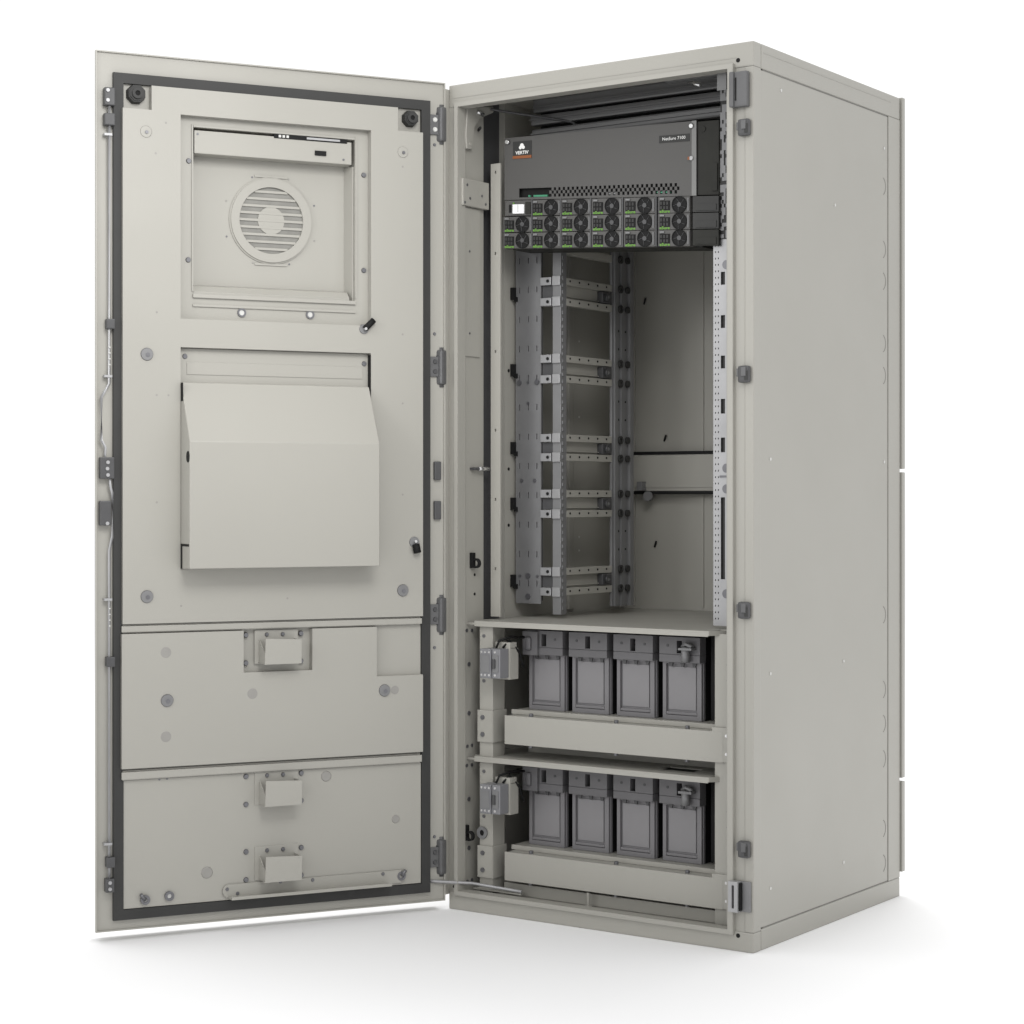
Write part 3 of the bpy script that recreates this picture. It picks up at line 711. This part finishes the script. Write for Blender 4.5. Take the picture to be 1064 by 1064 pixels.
g = PMB(); quad(g, 0.01, 0.99, 1.0, 1.22, 0.112, 0.108); g.build('inner_board', BLACK, ps)
g = PMB(); quad(g, 0.15, 0.225, 1.045, 1.075, 0.1075, 0.1035); quad(g, 0.122, 0.132, 1.045, 1.075, 0.1075, 0.1035); quad(g, 0.80, 0.83, 1.05, 1.07, 0.1075, 0.1); quad(g, 0.845, 0.865, 1.05, 1.07, 0.1075, 0.1)
g.build('circuit_board', PCB, ps)
g = PMB(); quad(g, 0.09, 0.145, 1.0, 1.035, 0.105, 0.1); quad(g, 0.55, 0.6, 1.05, 1.075, 0.1075, 0.1); g.build('terminal', ZINC_D, ps)
g = PMB(); quad(g, 0.978, 1.0, 1.0, 2.0, 0.0974, 0.0955); g.build('cover_edge', mat('cover_edge_grey', (0.18, 0.18, 0.175), .5, mottle=.03), ps)
for s_, v in ((0.020, 1.93), (0.978, 1.93)):
    g = PMB(); g.cyl(PM(s_, v, 0.0955), (0, -1, 0), 0.006, 0.004, 16, 0.004); g.build('cover_screw', STEEL, ps)
g = PMB(); g.m(0).cyl(PM(0.978, 1.50, 0.0955), (0, -1, 0), 0.0042, 0.003, 12); g.m(1).box(*(lambda p: (p.x - .005, p.x - .001, .092, .0925, p.z - .003, p.z + .003))(PM(0.973, 1.50))); g.build('cover_screw', [ZINC, ORANGE], ps)
# badge: dark tile, white emblem and name, orange stripe
g = PMB(); quad(g, 0.048, 0.150, 1.655, 1.930, 0.0974, 0.0965)
bd = g.build('badge', RUBBER, ps)
g = PMB()
c = PM(0.099, 1.835, 0.0958)
g.cyl(c + Vector((0, 0, 0.003)), (0, -1, 0), 0.0046, 0.0008, 20)
g.cyl(c + Vector((-0.0038, 0, -0.001)), (0, -1, 0), 0.0036, 0.0007, 16); g.cyl(c + Vector((0.0038, 0, -0.001)), (0, -1, 0), 0.0036, 0.0007, 16)
text_into(g, 'VERTIV', lambda x, z: PM(0.099, 1.745, 0.0958) + Vector((x, 0, z - 0.03 * x)), 0.0095, 0.033, 0.0002)
g.m(1); quad(g, 0.048, 0.150, 1.655, 1.700, 0.0964, 0.0957)
for v in g.bm.verts: v.co += off
MB.build(g, 'emblem', [WHITE, ORANGE], bd)
g = PMB(); quad(g, 0.816, 0.965, 1.735, 1.835, 0.0974, 0.0962)
np_ = g.build('name_plate', RUBBER, ps)
g = PMB(); text_into(g, 'NetSure 7100', lambda x, z: PM(0.890, 1.785, 0.0955) + Vector((x, 0, z - 0.03 * x)), 0.0088, 0.052, 0.0)
for v in g.bm.verts: v.co += off
MB.build(g, 'lettering', WHITE, np_)

# one rectifier module, then its copies
mw, mh = 0.0735, 0.0330
sh = lambda p: Vector((p[0], p[1], p[2] - 0.063 * p[0]))
def sheared(g):
    for v in g.bm.verts: v.co = sh(v.co)
    return g
def module():
    g = MB(); g.box(-mw / 2 + .0006, mw / 2 - .0006, 0, 0.02, -mh / 2 + .0005, mh / 2 - .0005, 0.0008)
    b = sheared(g).build('rectifier_module', CHAR, ps)
    g = MB(); g.m(1).ring((0.013, 0, 0), 'y', 0.0155, 0.0168, -0.0026, 28); g.m(1).cyl((0.013, -0.0002, 0), (0, -1, 0), 0.0155, 0.0008, 28)
    g.m(0).cyl((0.013, -0.001, 0), (0, -1, 0), 0.0048, 0.0016, 12)
    for a in range(5):
        aa = R(72 * a + 18); g.tube([(0.013 + .004 * math.cos(aa), -0.0016, .004 * math.sin(aa)), (0.013 + .015 * math.cos(aa + .5), -0.0016, .015 * math.sin(aa + .5))], 0.0005, 6)
    sheared(g).build('fan_grille', [DARK, BLACK], b)
    g = MB()
    g.box(-0.0325, -0.0085, -0.0008, -0.0001, -0.0105, 0.0085)
    sheared(g).build('vent', BLACK, b)
    g = MB()
    for x in (-0.0285, -0.0215, -0.0145): g.box(x - .0022, x + .0022, -0.0016, -0.0009, -0.0085, -0.0025); g.box(x - .0022, x + .0022, -0.0016, -0.0009, 0, 0.0065)
    sheared(g).build('vent_slats', RUBBER, b)
    g = MB(); g.box(-0.031, -0.021, -0.0030, -0.0009, 0.0098, 0.0136, 0.0006); sheared(g).build('latch', ZINC_D, b)
    g = MB(); text_into(g, 'eSure', lambda x, z: Vector((-0.0205 + x, -0.0010, -0.0128 + z)), 0.0080, 0.0235, 0.0002); sheared(g).build('lettering', GREEN, b)
    g = MB(); g.box(0.0305, 0.0345, -0.0016, 0, -0.013, 0.013, .0005); sheared(g).build('handle', BEAM, b)
    return b
mproto = module(); first = True
cols = [0.0965 - 0.012, 0.173 - 0.0045, 0.2475 - 0.0045, 0.3220 - 0.002, 0.3985 - 0.001, 0.4775 - 0.001]
cols = [0.1052, 0.1766, 0.2496, 0.3241, 0.4008, 0.4803]
for ci, x in enumerate(cols):
    s_ = (x - PX0) / PW_
    for r_ in range(3):
        if ci == 0 and r_ == 2: continue
        o = mproto if first else dup_tree(mproto, ps); first = False
        o.location = PM(s_, (r_ + 0.5) / 3 - 0.005, 0.097) + off
g = PMB(); s0 = 0.003; s1 = 0.150
quad(g, s0, s1, 0.675, 0.985, 0.117, 0.0975); ctl = g.build('controller', CHAR, ps)
def onctl(name, mt, s0, s1, v0, v1, d):
    g = PMB(); quad(g, s0, s1, v0, v1, 0.0972, 0.0972 - d)
    for v in g.bm.verts: v.co += off
    MB.build(g, name, mt, ctl)
onctl('display', SCREEN, 0.050, 0.110, 0.715, 0.90, 0.003)
onctl('port', BLACK, 0.027, 0.038, 0.74, 0.90, 0.0012)
onctl('cursor_mark', ZINC_D, 0.078, 0.081, 0.74, 0.89, 0.0034)
onctl('keypad', OLIVE, 0.118, 0.145, 0.70, 0.95, 0.002)
onctl('status_light', GREEN, 0.050, 0.056, 0.915, 0.94, 0.002)
g = PMB()
for x in (0.1420, 0.2135, 0.2860, 0.3620, 0.4400): 
    s_ = (x - PX0) / PW_; quad(g, s_ - 0.003, s_ + 0.003, 0.0, 1.0, 0.117, 0.0955)
g.build('module_divider', DARK, ps)
# dark side cover and cable ducts right of the cover
g = PMB(); quad(g, 1.003, 1.105, 1.01, 1.985, 0.1028, 0.099); quad(g, 1.075, 1.100, 1.06, 1.42, 0.0985, 0.096)
g.cyl(PM(1.03, 1.88, .099), (0, -1, 0), 0.006, 0.002, 8)
g.build('side_cover', OLIVE, ps)
for k in range(3):
    g = PMB(); quad(g, 0.985, 1.110, 0.0 + k * 0.335, 0.315 + k * 0.335, 0.1028, 0.094)
    quad(g, 1.0, 1.10, 0.03 + k * 0.335, 0.16 + k * 0.335, 0.0938, 0.0925)
    g.build('side_module', OLIVE if k == 0 else RUBBER, ps)

# ---------------------------------------------------------------- batteries
bt = thing('battery', 'battery', 'battery', (0.1685, 0.30, 0.4098), 'batteries standing in the two lower compartments')
def bl(g): 
    for v in g.bm.verts: v.co -= Vector((0.1685, 0.30, 0.4098))
    return g
bw = 0.0462; xc = 0.1685
def bat_case():
    g = MB()
    g.box(xc - bw + .0015, xc + bw - .0015, 0.119, 0.126, 0.4100, 0.525, 0.001)
    # raised rim round the recessed front panel
    g.plate([xc - .0445, xc - .0370, xc + .0335, xc + .0432], [0.4105, 0.4195, 0.521, 0.5245], lambda i, j, u, v: i != 1 or j != 1,
            lambda u, v, w: (u, 0.1125 if w else 0.1188, v))
    g.box(xc - 0.037, xc + 0.032, 0.1135, 0.1165, 0.4205, 0.4260, 0.001)
    g.box(xc - 0.0385, xc - 0.0372, 0.1165, 0.1188, 0.42, 0.52)
    return bl(g).build('front_frame', BAT, bt)
cs = bat_case()
g = MB(); g.box(xc - .0335, xc + .0285, 0.1165, 0.1187, 0.4300, 0.515, 0.0006); bl(g).build('front_panel', mat('battery_panel_grey', (0.215, 0.209, 0.216), .4, mottle=.02, mscale=20), bt)
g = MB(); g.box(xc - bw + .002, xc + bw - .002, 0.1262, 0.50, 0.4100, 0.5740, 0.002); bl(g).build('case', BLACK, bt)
g = MB(); g.box(xc - bw, xc + bw, 0.1005, 0.126, 0.5245, 0.5400, 0.0015)
g.plate([xc - .0460, xc - .0065, xc + .0055, xc + .0460], [0.5405, 0.5425, 0.5675, 0.5745], lambda i, j, u, v: not (i == 1 and j == 1), lambda u, v, w: (u, 0.1015 if w else 0.110, v))
g.box(xc - .0455, xc - .0067, 0.1105, 0.126, 0.5403, 0.574).box(xc + .0057, xc + .0455, 0.1105, 0.126, 0.5403, 0.574)
bl(g).build('lid', BAT_D, bt)
g = MB(); g.box(xc - .0063, xc + .0053, 0.1202, 0.1262, 0.5427, 0.5673); bl(g).build('slot', BLACK, bt)
g = MB()
for x in (-0.027, 0.027): g.cyl((xc + x, 0.1014, 0.5575), (0, -1, 0), 0.0028, 0.001, 10)
for x in (-0.024, 0.002, 0.029): g.prism([(xc + x - .0048, 0.5243), (xc + x + .0048, 0.5243), (xc + x + .0022, 0.5155), (xc + x - .0022, 0.5155)], 'y', 0.1085, 0.1122)
bl(g).build('keying_tabs', DARK, bt)
places = []
for r_, dz in enumerate((0, -0.28)):
    for c_ in range(4):
        places.append((r_, c_, xc + c_ * 0.1073, 0.4098 + dz))
ordn = ['first', 'second', 'third', 'fourth']; rown = ['upper', 'lower']
for i, (r_, c_, x, z) in enumerate(places):
    if i == 0: o = bt
    else:
        o = dup_tree(bt)
    o.location = (x, 0.30, z)
    extra = ', beside the circuit breaker' if c_ == 0 else (', with a grey terminal clamp' if c_ == 3 else ', between two others')
    o['label'] = '%s grey battery from the left in the %s row%s' % (ordn[c_], rown[r_], extra)
for o in [x for x in COL.objects if x.name.startswith('battery') and x.type == 'EMPTY']:
    cx = round((o.location.x - xc) / 0.1073)
    if cx == 3:
        g = MB(); g.cyl((0.020, -0.210, 0.117), 'z', 0.0085, 0.030, 16).box(0.008, 0.038, -0.219, -0.200, 0.1405, 0.1455, 0.001).tube([(0.012, -0.209, 0.146), (0.022, -0.211, 0.153), (0.036, -0.212, 0.147)], 0.0045)
        g.build('terminal_clamp', ZINC_D, o)
    if cx == 0:
        g = MB(); g.box(-0.049, -0.012, -0.206, -0.1985, 0.114, 0.163, 0.001).box(-0.040, -0.026, -0.210, -0.2055, 0.124, 0.152, 0.005)
        g.build('terminal_cover', BAT_D, o)

# ---------------------------------------------------------------- breakers on the left upright
def breaker(z, label):
    t = thing('circuit_breaker', label, 'circuit breaker', (0.0985, 0.026, z), 'circuit breakers on the left upright')
    g = MB()
    g.box(-0.024, 0.003, -0.020, 0.0145, 0.0, 0.060, 0.0015)
    g.box(0.0036, 0.024, -0.016, 0.0145, 0.0, 0.060, 0.0015)
    g.build('housing', BREAK, t)
    g = MB(); g.box(-0.021, 0.000, -0.0215, -0.0202, 0.012, 0.048, 0.0005).box(0.006, 0.020, -0.0180, -0.0162, 0.012, 0.048, 0.0005); g.build('front_strip', ZINC_D, t)
    g = MB(); g.box(0.008, 0.014, -0.022, -0.0182, 0.020, 0.040, 0.001); g.build('toggle', DARK, t)
    g = MB()
    for x in (-0.019, -0.010, 0.000, 0.012):
        for zz_ in (0.0065, 0.0535): g.cyl((x, -0.0195 if x < .003 else -.0158, zz_), (0, -1, 0), 0.0026, 0.0018, 10)
    g.build('terminal_screw', STEEL, t)
    g = MB(); g.box(-0.010, 0.0270, 0.0150, 0.0180, -0.004, 0.072, 0.001).box(-0.004, 0.0270, 0.0185, 0.040, 0.0600, 0.072, 0.002).box(0.0245, 0.0270, 0.0185, 0.045, -0.004, 0.0595, 0.0005)
    g.build('bracket', PAINT, t)
    g = MB(); g.tube([(0.000, 0.004, 0.061), (0.004, 0.010, 0.076), (0.016, 0.034, 0.082), (0.026, 0.07, 0.080)], 0.0026)
    g.tube([(0.012, 0.010, 0.061), (0.020, 0.022, 0.076), (0.029, 0.046, 0.05), (0.030, 0.058, 0.02)], 0.0026)
    g.build('cable', BLACK, t)
breaker(0.480, 'small pale grey circuit breaker on the upright beside the upper battery row')
breaker(0.203, 'small pale grey circuit breaker on the upright beside the lower battery row')
